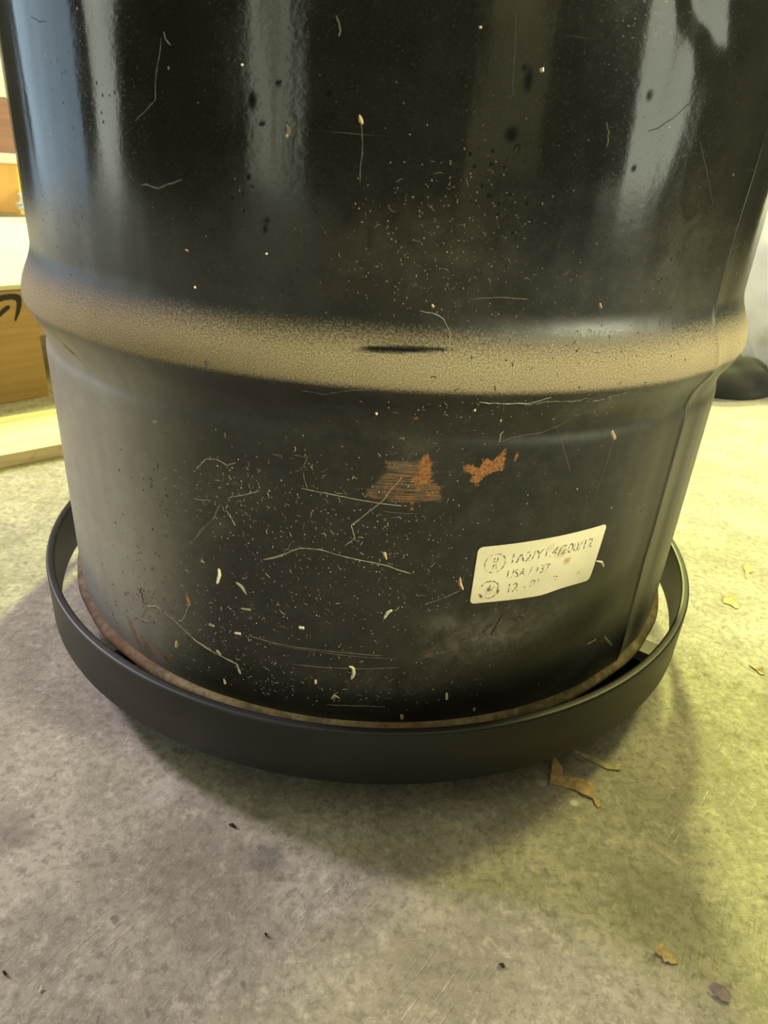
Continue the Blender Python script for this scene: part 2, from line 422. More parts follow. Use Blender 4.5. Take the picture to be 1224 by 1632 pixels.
# ------------------------------------------------------------------ the drum
ZB = 0.062                   # underside of the drum on its dolly
ZT = 0.946
def hoop(z, zc):
    d = z - zc
    out = np.zeros_like(z)
    up = (d >= 0) & (d < 0.036); dn = (d < 0) & (d > -0.026)
    out[up] = 0.0105 * (0.5 + 0.5 * np.cos(np.pi * d[up] / 0.036))
    out[dn] = 0.0105 * (0.5 + 0.5 * np.cos(np.pi * d[dn] / -0.026))
    # small groove under the hoop
    out -= 0.0016 * np.exp(-((d + 0.032) / 0.006) ** 2)
    return out
def radius(th, z):
    """outer radius of the battered drum; th in degrees from the front, z in metres"""
    th = np.asarray(th, float); z = np.asarray(z, float)
    th, z = np.broadcast_arrays(th, z)
    r = RB + hoop(z, 0.316) + hoop(z, 0.316 + 0.29)
    # body tucks in towards the chimes
    r = r - 0.0012 * np.exp(-((z - ZB) / 0.012) ** 2) - 0.0022 * np.exp(-((z - ZT) / 0.018) ** 2)
    # weld seam: a fine ridge with a flat facet to its right
    r = r + 0.0011 * np.exp(-((th - 45.8) / 0.45) ** 2) - 0.0016 * np.exp(-((th - 49.5) / 3.0) ** 2) * (th > 45.8) - 0.0012 * np.exp(-((th - 42.0) / 3.2) ** 2)
    # broad shallow dent, upper right, steeper on its left flank
    sg = np.where(th < 35.5, 7.5, 15.0)
    r = r - 0.0026 * np.exp(-((th - 35.5) / sg) ** 2 - ((z - 0.385) / 0.034) ** 2)
    # sharp crease beside it
    s = (th - 26.8) / (36.1 - 26.8)
    zc = 0.484 - 0.034 * s
    w = 1 / (1 + np.exp(-(th - 25.5) / 0.5)) / (1 + np.exp((th - 37.5) / 0.6))
    r = r - 0.0010 * w * np.exp(-((z - zc - 0.012) / 0.011) ** 2) * (z > zc) - 0.0010 * w * np.exp(-((0.012) / 0.011) ** 2) * np.exp(-((zc - z) / 0.004)) * (z <= zc)
    # low dents near the label
    r = r - 0.0042 * np.exp(-((th - 33.0) / 8.5) ** 2 - ((z - 0.145 - (th - 33) * 0.0014) / 0.020) ** 2)
    r = r - 0.0022 * np.exp(-((th - 14.0) / 7.0) ** 2 - ((z - 0.135) / 0.017) ** 2)
    # wide shallow waves of the sheet
    r = r + 0.0007 * np.sin(np.radians(th) * 9 + 1.0) * np.exp(-((z - 0.46) / 0.12) ** 2)
    r = r - 0.0016 * np.exp(-((th + 42.0) / 9.0) ** 2 - ((z - 0.15) / 0.06) ** 2)
    # pressed wrinkle in the hoop crest, front
    r = r - 0.0018 * np.exp(-((th - 2.0) / 3.2) ** 2 - ((z - 0.333) / 0.0022) ** 2)
    return r
def surf(s, z, off=0.0):
    """point of the drum surface at arc metre s and height z, lifted by off"""
    th = math.degrees(s / RB); r = float(radius(th, z)) + off
    # slope correction so that lifted pieces stay on the hoop's flanks
    dz = (float(radius(th, z + 0.001)) - float(radius(th, z - 0.001))) / 0.002
    a = math.radians(th)
    zz = z - dz * off
    return Vector((math.sin(a) * r, -math.cos(a) * r, zz))

def poly_mask(px_poly, S, Z, soft):
    pts = np.array([on_drum(*p) for p in px_poly])
    inside = np.zeros(S.shape, bool); d = np.full(S.shape, 1e9)
    for i in range(len(pts)):
        a = pts[i]; b = pts[(i + 1) % len(pts)]
        cond = ((a[1] > Z) != (b[1] > Z))
        den = (b[1] - a[1]) if abs(b[1] - a[1]) > 1e-12 else 1e-12
        inside ^= cond & (S < (b[0] - a[0]) * (Z - a[1]) / den + a[0])
        ab = b - a; L2 = (ab ** 2).sum() + 1e-12
        t = np.clip(((S - a[0]) * ab[0] + (Z - a[1]) * ab[1]) / L2, 0, 1)
        d = np.minimum(d, np.hypot(S - a[0] - ab[0] * t, Z - a[1] - ab[1] * t))
    sd = np.where(inside, d, -d)
    return np.clip(0.5 + sd / (2 * soft), 0, 1)
def blob(px, S, Z, rs, rz=None, rot=0.0):
    p = on_drum(*px); rz = rz or rs
    a, b = S - p[0], Z - p[1]
    c, s = math.cos(rot), math.sin(rot)
    u, v = a * c + b * s, -a * s + b * c
    return np.exp(-(u / rs) ** 2 - (v / rz) ** 2)

def build_drum():
    root = empty('steel_drum', (0, 0, ZB))
    tag(root, 'large black steel drum, dented, scratched and rust spotted, standing in the round dolly', 'drum')
    th = np.concatenate([np.arange(-180, -84, 3.0), np.arange(-84, 84, 0.27), np.arange(84, 180, 3.0)])
    zz = np.concatenate([np.arange(ZB + 0.006, 0.53, 0.0013), np.linspace(0.535, ZT - 0.009, 60)])
    nt_, nz_ = len(th), len(zz)
    TH, Z = np.meshgrid(th, zz)                       # rows: height
    R = radius(TH, Z)
    A = np.radians(TH)
    co = np.stack([np.sin(A) * R, -np.cos(A) * R, Z - ZB], -1).reshape(-1, 3)
    i = np.arange(nt_); j = np.arange(nz_ - 1)
    I, J = np.meshgrid(i, j); I2 = (I + 1) % nt_
    F = np.stack([J * nt_ + I, J * nt_ + I2, (J + 1) * nt_ + I2, (J + 1) * nt_ + I], -1).reshape(-1, 4)
    me = bpy.data.meshes.new('body')
    me.vertices.add(len(co)); me.vertices.foreach_set('co', co.ravel())
    me.loops.add(F.size); me.loops.foreach_set('vertex_index', F.ravel().astype(np.int32))
    me.polygons.add(len(F)); me.polygons.foreach_set('loop_start', np.arange(0, F.size, 4, dtype=np.int32))
    me.polygons.foreach_set('use_smooth', np.ones(len(F), bool))
    me.update(calc_edges=True)
    S = A * RB
    uvv = np.stack([S, Z], -1).reshape(-1, 2)
    uvl = me.uv_layers.new(name='UVMap')
    uvl.data.foreach_set('uv', uvv[F.ravel()].astype(np.float32).ravel())
    fr = np.abs(TH) < 84
    # dust on the upward slope of each hoop
    dust = np.zeros_like(Z)
    for zc in (0.316, 0.606):
        d = Z - zc
        dust = np.maximum(dust, np.clip((d + 0.007) / 0.006, 0, 1) * np.clip((0.030 - d) / 0.026, 0, 1) ** 0.8)
    ang = 0.86 + 0.14 * np.cos(A * 1.2)
    dust = dust * ang
    lens = poly_mask([(566, 551), (600, 548), (650, 550), (712, 552), (690, 555), (640, 557), (600, 555)], S, Z, 0.0006) * fr
    dust = dust * (1 - lens)
    rust = np.zeros_like(Z); bare = np.zeros_like(Z); scuff = np.zeros_like(Z); pock = lens.copy()
    o4 = lambda P: [(540 + x / 3.825, 630 + y / 3.825) for x, y in P]
    bare = np.maximum(bare, poly_mask(o4([(285, 400), (480, 400), (560, 395), (570, 520), (628, 560), (622, 642), (400, 655), (150, 628), (165, 590), (240, 520), (290, 450)]), S, Z, 0.0042))
    rust = np.maximum(rust, poly_mask(o4([(490, 410), (545, 352), (562, 400), (560, 540), (470, 550), (435, 515), (480, 470)]), S, Z, 0.0024))
    rust = np.maximum(rust, 0.42 * poly_mask(o4([(170, 590), (240, 540), (600, 560), (615, 635), (420, 645), (175, 625)]), S, Z, 0.002))
    rust = np.maximum(rust, 0.8 * poly_mask(o4([(435, 640), (460, 640), (455, 700), (438, 700)]), S, Z, 0.001))
    rust = np.maximum(rust, poly_mask(o4([(745, 440), (790, 422), (850, 445), (900, 380), (930, 405), (1010, 335), (1020, 380), (1000, 455), (930, 470), (880, 500), (850, 548), (800, 522), (832, 468), (765, 472)]), S, Z, 0.0026))
    rust = np.maximum(rust, 0.7 * poly_mask(o4([(1090, 330), (1105, 345), (1068, 430), (1052, 425)]), S, Z, 0.001))
    rust = np.maximum(rust, 0.6 * blob((662, 666), S, Z, 0.004, 0.0016)); rust = np.maximum(rust, 0.55 * blob((640, 700), S, Z, 0.005, 0.0014))
    for px, a, b_, rot, k in (((210, 1000), 0.016, 0.006, -0.9, 0.62), ((235, 1030), 0.016, 0.005, -0.8, 0.6), ((225, 948), 0.010, 0.004, 0.2, 0.5),
                              ((230, 860), 0.014, 0.003, -0.4, 0.42), ((112, 556), 0.02, 0.003, -0.3, 0.65), ((1030, 960), 0.012, 0.02, 0.0, 0.45),
                              ((695, 1043), 0.010, 0.0012, 0.1, 0.62), ((300, 955), 0.003, 0.005, 0.2, 0.6), ((260, 1045), 0.020, 0.005, -0.6, 0.62), ((215, 1015), 0.018, 0.004, -0.85, 0.66),
                              ((1070, 1015), 0.01, 0.02, 0.0, 0.4), ((980, 1000), 0.01, 0.003, 0.3, 0.4)):
        rust = np.maximum(rust, k * blob(px, S, Z, a, b_, rot))
    # dashed rust line down the weld seam
    sl = np.exp(-((TH - 46.3) / 0.22) ** 2) * ((Z < 0.185) & (Z > 0.09)) * (0.5 + 0.5 * np.sin(Z * 900) * np.sin(Z * 337))
    rust = np.maximum(rust, 0.75 * sl)
    for px, a, b_, rot, k in (((780, 1015), 0.040, 0.018, 0.15, 1.0), ((850, 1000), 0.035, 0.014, 0.35, 0.7), ((705, 1000), 0.015, 0.012, 0, 0.7),
                              ((220, 880), 0.040, 0.050, 0, 0.8), ((370, 780), 0.022, 0.012, 0, 0.35), ((350, 840), 0.018, 0.006, 0.8, 0.35), ((265, 828), 0.004, 0.006, 0, 0.8),  # first blob lightens the left flank in place of lamp sheen
                              ((190, 990), 0.045, 0.016, -0.9, 1.0), ((250, 1050), 0.05, 0.012, -0.6, 0.8), ((660, 735), 0.012, 0.018, 0, 0.30), ((600, 1090), 0.05, 0.010, 0, 0.3),
                              ((650, 400), 0.05, 0.02, 0, 0.12), ((1090, 400), 0.03, 0.04, 0, 0.15), ((120, 380), 0.03, 0.05, 0, 0.3),
                              ((900, 1080), 0.04, 0.008, 0.4, 0.35), ((960, 640), 0.03, 0.006, 0.2, 0.3)):
        scuff = np.maximum(scuff, k * blob(px, S, Z, a, b_, rot))
    for px, a, b_ in (((842, 128), 0.0022, 0.0055), ((815, 214), 0.0032, 0.0034), ((824, 236), 0.0016, 0.0016), ((836, 108), 0.0014, 0.0014),
                      ((401, 160), 0.0020, 0.0040), ((417, 197), 0.0016, 0.0012), ((443, 132), 0.0014, 0.0014), ((524, 148), 0.0020, 0.002), ((422, 365), 0.0012, 0.0018),
                      ((1037, 152), 0.0020, 0.0026), ((1012, 268), 0.0016, 0.0016), ((425, 352), 0.0014, 0.0014), ((395, 282), 0.0014, 0.0014)):
        pock = np.maximum(pock, np.clip(blob(px, S, Z, a, b_) * 2 - 0.4, 0, 1))
    for nme, arr in (('dust', dust), ('rust', rust), ('scuff', scuff), ('bare', bare), ('pock', pock)):
        at = me.attributes.new(nme, 'FLOAT', 'POINT'); at.data.foreach_set('value', arr.astype(np.float32).ravel())
    me.materials.append(M['drum'])
    body = bpy.data.objects.new('body', me); link(body); body.parent = root
    # rolled rims
    def lathe(name, prof, mat, label=None):
        n = 360; vs = []; fs = []
        for k in range(n):
            a = 2 * math.pi * k / n
            wob = 0.0005 * math.sin(a * 7) + 0.0004 * math.sin(a * 23 + 1)
            for r, z in prof: vs.append((math.sin(a) * (r + wob), -math.cos(a) * (r + wob), z))
        q = len(prof)
        for k in range(n):
            k2 = (k + 1) % n
            for e in range(q - 1):
                fs.append((k * q + e, k2 * q + e, k2 * q + e + 1, k * q + e + 1))
        o = mesh_obj(name, vs, fs, mat, root, True)
        if label: tag(o, label)
        return o
    ch = [(0.276, 0.010), (0.282, 0.004), (0.2852, 0.0006), (0.2882, 0.0), (0.2902, 0.0008), (0.2912, 0.0026), (0.2910, 0.0048), (0.2898, 0.0068), (0.2876, 0.0080), (0.2838, 0.0084)]
    lathe('bottom_chime', ch, M['chime'], 'dusty rust brown rolled rim')
    lathe('top_chime', [(r, ZT - ZB - z) for r, z in ch][::-1], M['ring'])
    lathe('bottom_plate', [(0.0001, 0.010), (0.15, 0.010), (0.2765, 0.010)], M['ring'])
    lathe('lid', [(0.2765, ZT - ZB - 0.010), (0.15, ZT - ZB - 0.010), (0.0001, ZT - ZB - 0.010)], M['ring'])
    return root
drum = build_drum()

# -- label stuck to the drum
def wrap(verts):                     # flat (u, v, lift) in label space -> drum surface, in drum local space
    out = []
    for u, v, l in verts:
        p = surf(u, v, l); out.append((p.x, p.y, p.z - ZB))
    return out
LTL, LBL, LBR, LTR = [on_drum(*p) for p in ((762, 872), (748, 963), (939, 924), (967, 834))]
def lab(u, v):                       # u,v in 0..1 on the label, v up
    return (LBL * (1 - u) + LBR * u) * (1 - v) + (LTL * (1 - u) + LTR * u) * v
def build_label():
    n, mm = 56, 26; vs = []; fs = []; keep = {}
    rc = 0.045; Wd, Hd = 0.0935, 0.0425
    rr = 0.0032
    for layer in (0, 1):
        for j in range(mm + 1):
            for i in range(n + 1):
                u, v = i / n, j / mm
                # round the corners by pulling the outer rows in
                x, y = (u - .5) * Wd, (v - .5) * Hd
                ex, ey = abs(x) - (Wd/2 - rr), abs(y) - (Hd/2 - rr)
                if ex > 0 and ey > 0:
                    L = max(ex, ey) / math.hypot(ex, ey)
                    x = math.copysign(Wd/2 - rr + ex * L, x); y = math.copysign(Hd/2 - rr + ey * L, y)
                y += 0.0005 * math.sin(u * 9 + 1) * (1 if v < 0.04 else 0)
                s, z = lab(x / Wd + .5, y / Hd + .5)
                curl = 0.0012 * math.exp(-((u - 0.55) / 0.12) ** 2) * math.exp(-(v / 0.12)) 
                vs.append((s, z, (0.00025 if layer == 0 else 0.0005) + curl))
    off = (n + 1) * (mm + 1)
    idx = lambda i, j, l: l * off + j * (n + 1) + i
    for j in range(mm):
        for i in range(n):
            fs.append((idx(i, j, 1), idx(i+1, j, 1), idx(i+1, j+1, 1), idx(i, j+1, 1)))
            fs.append((idx(i, j, 0), idx(i, j+1, 0), idx(i+1, j+1, 0), idx(i+1, j, 0)))
    for i in range(n):
        fs.append((idx(i, 0, 0), idx(i+1, 0, 0), idx(i+1, 0, 1), idx(i, 0, 1))); fs.append((idx(i+1, mm, 0), idx(i, mm, 0), idx(i, mm, 1), idx(i+1, mm, 1)))
    for j in range(mm):
        fs.append((idx(0, j+1, 0), idx(0, j, 0), idx(0, j, 1), idx(0, j+1, 1))); fs.append((idx(n, j, 0), idx(n, j+1, 0), idx(n, j+1, 1), idx(n, j, 1)))
    lb = mesh_obj('paper_label', wrap(vs), fs, M['label'], drum, False)
    tag(lb, 'cream paper label with worn black marks')
    # print
    V = []; Fc = []
    def ink_poly(pts, faces, lift=0.00062):
        base = len(V)
        for (u, v) in pts:
            s, z = lab(u, v); V.append((s, z, lift))
        for f in faces: Fc.append(tuple(base + k for k in f))
    def text(txt, u0, v0, size, squeeze=1.0):
        cu = bpy.data.curves.new('t', 'FONT'); cu.body = txt; cu.size = 1.0; cu.resolution_u = 3
        to = bpy.data.objects.new('t', cu); link(to)
        dg = bpy.context.evaluated_depsgraph_get()
        me = bpy.data.meshes.new_from_object(to.evaluated_get(dg))
        pts = [(u0 + p.co.x * size * squeeze / Wd, v0 + p.co.y * size / Hd) for p in me.vertices]
        ink_poly(pts, [tuple(p.vertices) for p in me.polygons])
        bpy.data.objects.remove(to); bpy.data.meshes.remove(me); bpy.data.curves.remove(cu)
    bpy.context.view_layer.update()
    text('1A2/Y1.4/200/12', 0.235, 0.66, 0.0100, 0.92)
    text('USA / 137', 0.235, 0.40, 0.0088, 0.85)
    text('12 - 8/  - 2', 0.25, 0.14, 0.0098, 0.92)
    text('u', 0.118, 0.715, 0.0075); text('n', 0.118, 0.60, 0.0075)
    def arc(cu_, cv_, r, a0, a1, w):
        k = max(2, int(abs(a1 - a0) / 12)); pts = []; fs2 = []
        for q in range(k + 1):
            a = math.radians(a0 + (a1 - a0) * q / k)
            for rr2 in (r - w/2, r + w/2): pts.append((cu_ + rr2 * math.cos(a) / Wd, cv_ + rr2 * math.sin(a) / Hd))
        for q in range(k): fs2.append((2*q, 2*q+1, 2*q+3, 2*q+2))
        ink_poly(pts, fs2)
    for a0, a1 in ((60, 125), (135, 195), (200, 262), (275, 300), (310, 345), (-10, 48)): arc(0.135, 0.70, 0.0068, a0, a1, 0.0007)
    for a0, a1, w in ((25, 80, .0008), (85, 150, .0007), (200, 265, .0016), (270, 340, .0008), (-35, 20, .0019)): arc(0.125, 0.235, 0.0066, a0, a1, w)
    star = []
    for k in range(14):
        a = math.radians(k * 360 / 14 + 8); r = (0.0040 if k % 2 else 0.0016) * (1 + 0.25 * math.sin(k * 2.3))
        star.append((0.125 + r * math.cos(a) / Wd, 0.235 + r * math.sin(a) / Hd))
    ink_poly(star + [(0.125, 0.235)], [(k, (k + 1) % 14, 14) for k in range(14)])
    pr = mesh_obj('printed_marks', wrap(V), Fc, M['ink'], lb); tag(pr, 'worn black printing and two round symbols')
build_label()

# -- strands, flecks and marks on the drum's skin
def strand_geo(uvp, wid, h, V, Fc):
    """low three-sided strip along uv points, following the surface"""
    n = len(uvp); base = len(V)
    for i, (s, z) in enumerate(uvp):
        a = np.array(uvp[max(i-1, 0)]); b = np.array(uvp[min(i+1, n-1)])
        d = b - a; L = np.hypot(*d) + 1e-9; nx, nz = -d[1] / L, d[0] / L
        w = wid[i] / 2
        V += [(s + nx * w, z + nz * w, 0.00004), (s, z, h * max(0.4, min(1, w * 2 / max(wid)))), (s - nx * w, z - nz * w, 0.00004)]
    for i in range(n - 1):
        p, q = base + 3*i, base + 3*(i+1)
        Fc += [(p, q, q+1, p+1), (p+1, q+1, q+2, p+2), (p+2, q+2, q, p)]
    e = base + 3 * (n - 1)
    Fc += [(base, base+1, base+2), (e+2, e+1, e)]
def px_line(pxs, sub=6):
    P = [on_drum(*p) for p in pxs]; out = []
    for i in range(len(P) - 1):
        for k in range(sub):
            out.append(P[i] * (1 - k / sub) + P[i+1] * (k / sub))
    out.append(P[-1])
    return out
def jitter(uv, amp, rg):
    o = []; a = b = 0
    for i, p in enumerate(uv):
        a = 0.7 * a + rg.uniform(-1, 1) * amp; b = 0.7 * b + rg.uniform(-1, 1) * amp
        o.append((p[0] + a, p[1] + b))
    return o
STR = [  # (pixels, width in metres, material, jitter)
    ([(420, 892), (448, 885), (478, 873), (508, 876), (561, 890), (612, 900), (655, 914)], 0.0008, 'web', .0002),
    ([(420, 892), (436, 889), (452, 884)], 0.0013, 'web', .0001),
    ([(225, 950), (232, 968), (248, 967), (275, 987), (313, 1022), (345, 1042), (378, 1059), (381, 1072)], 0.0014, 'web', .0003),
    ([(232, 968), (222, 985), (230, 990), (240, 990)], 0.0009, 'web', .0002),
    ([(232, 968), (243, 942), (248, 935)], 0.0008, 'web', .0002),
    ([(303, 962), (296, 978), (290, 990), (285, 990)], 0.0009, 'web', .0003),
    ([(313, 748), (328, 731), (347, 733), (362, 741), (375, 738)], 0.0007, 'web', .0003),
    ([(362, 795), (380, 790), (414, 784)], 0.0008, 'web', .0003),
    ([(309, 794), (322, 797), (337, 798)], 0.0007, 'web', .0003),
    ([(362, 815), (368, 826), (375, 838)], 0.0009, 'web', .0004),
    ([(350, 805), (340, 826), (325, 842), (307, 863)], 0.0020, 'webd', .0003),
    ([(480, 778), (538, 790), (602, 802), (640, 806)], 0.0006, 'web', .0001),
    ([(640, 760), (628, 775), (610, 799), (561, 837), (565, 859), (550, 870)], 0.0007, 'web', .0003),
    ([(466, 726), (490, 728), (480, 748), (470, 752)], 0.0007, 'webd', .0003),
    ([(483, 752), (489, 778)], 0.0008, 'webd', .0003),
    ([(612, 815), (640, 818), (665, 819)], 0.0006, 'webd', .0001),
    ([(393, 1012), (440, 1026), (500, 1035), (560, 1041), (610, 1045)], 0.0011, 'webd', .0001),
    ([(430, 1025), (500, 1038), (634, 1050)], 0.0007, 'webd', .0001),
    ([(468, 1059), (520, 1064), (560, 1066), (636, 1064)], 0.0010, 'webd', .0001),
    ([(521, 1123), (580, 1125), (614, 1127)], 0.0010, 'webd', .0002),
    ([(757, 635), (790, 637), (832, 638), (867, 626)], 0.0008, 'web', .0004),
    ([(797, 638), (798, 660), (797, 680)], 0.0005, 'webd', .0002),
    ([(797, 706), (799, 694), (804, 688)], 0.0008, 'web', .0003),
    ([(797, 706), (830, 696), (868, 690), (892, 680), (916, 662), (940, 652), (955, 664)], 0.0005, 'webd', .0002),
    ([(889, 682), (898, 715), (909, 752)], 0.0006, 'webd', .0001),
    ([(978, 700), (966, 740), (947, 795)], 0.0007, 'webd', .0001),
    ([(669, 495), (690, 499), (706, 507), (717, 528), (713, 555)], 0.0005, 'web', .0002),
    ([(257, 60), (250, 110), (247, 160), (237, 172), (215, 192)], 0.0006, 'webd', .0003),
    ([(260, 50), (263, 62), (270, 72)], 0.0008, 'webd', .0002),
    ([(575, 190), (578, 230), (575, 262), (573, 290)], 0.0006, 'webd', .0002),
    ([(535, 25), (543, 50), (541, 60)], 0.0009, 'webd', .0003),
    ([(50, 27), (62, 33), (75, 34)], 0.0007, 'webd', .0004),
    ([(225, 295), (255, 300), (290, 290)], 0.0012, 'webd', .0006),
    ([(672, 1051), (760, 1028), (840, 1008), (919, 990)], 0.0006, 'webd', .0001),
    ([(677, 964), (705, 953), (734, 941)], 0.0009, 'webd', .0003),
    ([(485, 616), (520, 622), (560, 616), (610, 612)], 0.0006, 'webd', .0003),
    ([(750, 477), (800, 474), (842, 477)], 0.0006, 'webd', .0001),
    ([(932, 636), (955, 628), (985, 620)], 0.0014, 'webd', .0006),
    ([(830, 640), (860, 634), (900, 636), (925, 630)], 0.0012, 'webd', .0006),
    ([(968, 195), (972, 212), (966, 235)], 0.0008, 'webd', .0004),
    ([(930, 1095), (950, 1086), (985, 1068), (1000, 1055)], 0.0012, 'webd', .0003),
]
rg = random.Random(11)
for pxs, w, mk, jt in STR:
    uv = jitter(px_line(pxs), jt, rg)
    V, Fc = [], []
    wid = [w * (0.55 + 0.6 * rg.random()) * (0.5 if i in (0, len(uv)-1) else 1) for i in range(len(uv))]
    strand_geo(uv, wid, w * 0.45, V, Fc)
    mesh_obj('cobweb_strand', wrap(V), Fc, M[mk], drum)
for pxs, w in (([(1034, 209), (1052, 203), (1080, 183), (1104, 160)], 0.0007), ([(821, 20), (819, 80), (817, 152)], 0.0007),
               ([(800, 981), (792, 998), (784, 1014)], 0.0012), ([(820, 942), (850, 946), (880, 938)], 0.0012), ([(1116, 225), (1124, 260), (1140, 330)], 0.0007)):
    uv = jitter(px_line(pxs), .0002, rg); V, Fc = [], []
    strand_geo(uv, [w * (0.6 + 0.5 * rg.random()) for _ in uv], 0.00012, V, Fc)
    tag(mesh_obj('scratch', wrap(V), Fc, M['blackmark'], drum), 'black hairline scratch')
# flecks: (pixel path, widths m, height, material)
FL = [
    ([(349, 906), (350, 916), (346, 930)], [.0020, .0026, .0020], .0013, 'pale'),
    ([(625, 972), (618, 976), (612, 986)], [.0018, .0022, .0014], .0012, 'pale'),
    ([(556, 1062), (563, 1064), (564, 1074), (560, 1082)], [.0014, .0022, .0024, .0020], .0013, 'pale'),
    ([(733, 920), (733, 930), (738, 940)], [.0012, .0026, .0014], .0009, 'tan'),
    ([(374, 1009), (384, 1010)], [.0022, .0022], .0008, 'pale'),
    ([(357, 1082), (359, 1090)], [.0014, .0026], .0012, 'tan'),
    ([(282, 1022), (281, 1032)], [.0026, .0030], .0014, 'tan'),
    ([(297, 945), (300, 956), (303, 966)], [.0006, .0030, .0020], .0010, 'brownf'),
    ([(476, 1000), (485, 1001)], [.0026, .0024], .0008, 'pale'),
    ([(712, 1104), (712, 1115)], [.0018, .0020], .0009, 'pale'),
    ([(640, 1139), (641, 1147)], [.0022, .0026], .0012, 'tan'),
    ([(756, 1128), (756, 1134)], [.0022, .0020], .0010, 'tan'),
    ([(503, 1083), (503, 1090)], [.0018, .0016], .0008, 'pale'),
    ([(528, 1114), (533, 1108), (541, 1113)], [.0012, .0018, .0010], .0006, 'tan'),
    ([(977, 688), (981, 700)], [.0022, .0024], .0008, 'tan'),
    ([(964, 1016), (977, 1030)], [.0020, .0022], .0007, 'web'),
    ([(936, 1027), (950, 1019)], [.0014, .0016], .0006, 'web'),
    ([(950, 894), (959, 896), (963, 904)], [.0010, .0020, .0016], .0010, 'pale'),
    ([(456, 198), (458, 208), (457, 216)], [.0010, .0034, .0026], .0009, 'webd'),
    ([(455, 214), (459, 217)], [.0018, .0016], .0008, 'tan'),
    ([(863, 108), (864, 115)], [.0022, .0018], .0010, 'pale'),
    ([(765, 42), (765, 46)], [.0014, .0012], .0007, 'pale'),
    ([(385, 101), (385, 105)], [.0014, .0012], .0007, 'pale'),
    ([(310, 456), (311, 460)], [.0014, .0014], .0008, 'pale'),
    ([(424, 403), (425, 406)], [.0014, .0012], .0008, 'pale'),
    ([(573, 183), (575, 192), (578, 198)], [.0008, .0022, .0012], .0008, 'tan'),
    ([(612, 880), (616, 892)], [.0026, .0010], .0008, 'tan'),
    ([(346, 568), (348, 582)], [.0022, .0026], .0008, 'webd'),
    ([(376, 928), (385, 935), (393, 948)], [.0018, .0030, .0010], .0008, 'web'),
    ([(320, 893), (326, 897)], [.0030, .0010], .0006, 'web'),
    ([(333, 995), (342, 998)], [.0030, .0022], .0008, 'web'),
    ([(384, 970), (400, 972)], [.0018, .0022], .0006, 'web'),
    ([(222, 938), (228, 962)], [.0010, .0030], .0010, 'brownf'),
    ([(345, 1036), (352, 1044)], [.0030, .0020], .0008, 'web'),
    ([(380, 1066), (383, 1074)], [.0026, .0018], .0008, 'web'),
    ([(244, 672), (251, 672)], [.0024, .0010], .0006, 'web'),
    ([(358, 690), (359, 698)], [.0014, .0012], .0006, 'webd'),
    ([(599, 656), (601, 660)], [.0014, .0012], .0008, 'pale'),
    ([(752, 649), (755, 651)], [.0016, .0012], .0008, 'pale'),
    ([(797, 668), (798, 672)], [.0014, .0014], .0008, 'tan'),
    ([(956, 484), (959, 492)], [.0016, .0014], .0008, 'tan'),
    ([(295, 398), (300, 400)], [.0010, .0008], .0006, 'tan'),
    ([(688, 485), (691, 490)], [.0014, .0014], .0007, 'tan'),
]
for pxs, wd, h, mk in FL:
    P = [on_drum(*p) for p in pxs]
    ts = np.linspace(0, len(P) - 1, 9); uv = []; wid = []
    for t in ts:
        i = min(int(t), len(P) - 2); f = t - i
        uv.append(P[i] * (1 - f) + P[i+1] * f)
        wid.append((wd[i] * (1 - f) + wd[i+1] * f) * (1 if 0 < t < len(P) - 1 else 0.55))
    V, Fc = [], []; strand_geo(uv, wid, h, V, Fc)
    mesh_obj('fleck', wrap(V), Fc, M[mk], drum)
# the countless tiny specks and fibres
def litter(name, mat, n, gen, fibre, lo, hi):
    V, Fc = [], []
    for k in range(n):
        px, py = gen()
        if not (20 < px < 1190): continue
        s, z = on_drum(px, py)
        if z > 0.55 or z < ZB + 0.018: continue
        if lab_hit(px, py): continue
        w = rg.uniform(lo, hi)
        if fibre:
            a = rg.uniform(0, math.pi); L = rg.uniform(0.0012, 0.0048)
            da = rg.uniform(-.5, .5); pts = []; x, y = s, z
            for q in range(5):
                pts.append((x, y)); x += math.cos(a) * L / 4; y += math.sin(a) * L / 4; a += da + rg.uniform(-.3, .3)
            strand_geo(pts, [w * .5, w, w, w, w * .4], w * .5, V, Fc)
        else:
            b = len(V); c = 5; ph = rg.uniform(0, 6)
            for q in range(c):
                aa = ph + q * 2 * math.pi / c; r = w * rg.uniform(.35, .65)
                V.append((s + r * math.cos(aa), z + r * math.sin(aa), 0.00003))
            V.append((s, z, w * .45))
            Fc += [(b + q, b + (q + 1) % c, b + c) for q in range(c)]
    o = mesh_obj(name, wrap(V), Fc, M[mat], drum); tag(o, kind='stuff'); return o
lpoly = [(762, 872), (748, 963), (939, 924), (967, 834)]
def lab_hit(x, y):
    ins = False
    for i in range(4):
        a, b = lpoly[i], lpoly[(i+1) % 4]
        if (a[1] > y) != (b[1] > y) and x < (b[0]-a[0]) * (y-a[1]) / (b[1]-a[1]) + a[0]: ins = not ins
    return ins
def g_low(): return rg.uniform(150, 1040), rg.triangular(620, 1150, 1000)
def g_left():
    c = rg.choice([(350, 780, 60, 35), (360, 800, 90, 50), (520, 830, 90, 60), (440, 900, 110, 60), (330, 1000, 80, 50), (560, 1110, 110, 25), (420, 1060, 90, 40), (240, 960, 40, 40), (620, 870, 70, 60)])
    return rg.gauss(c[0], c[2]), rg.gauss(c[1], c[3])
def g_right():
    c = rg.choice([(820, 640, 90, 14), (800, 1010, 90, 40), (730, 700, 60, 60), (940, 1020, 60, 30), (700, 950, 70, 60), (960, 560, 90, 40)])
    return rg.gauss(c[0], c[2]), rg.gauss(c[1], c[3])
def g_top(): return rg.uniform(80, 1120), rg.triangular(0, 520, 480)
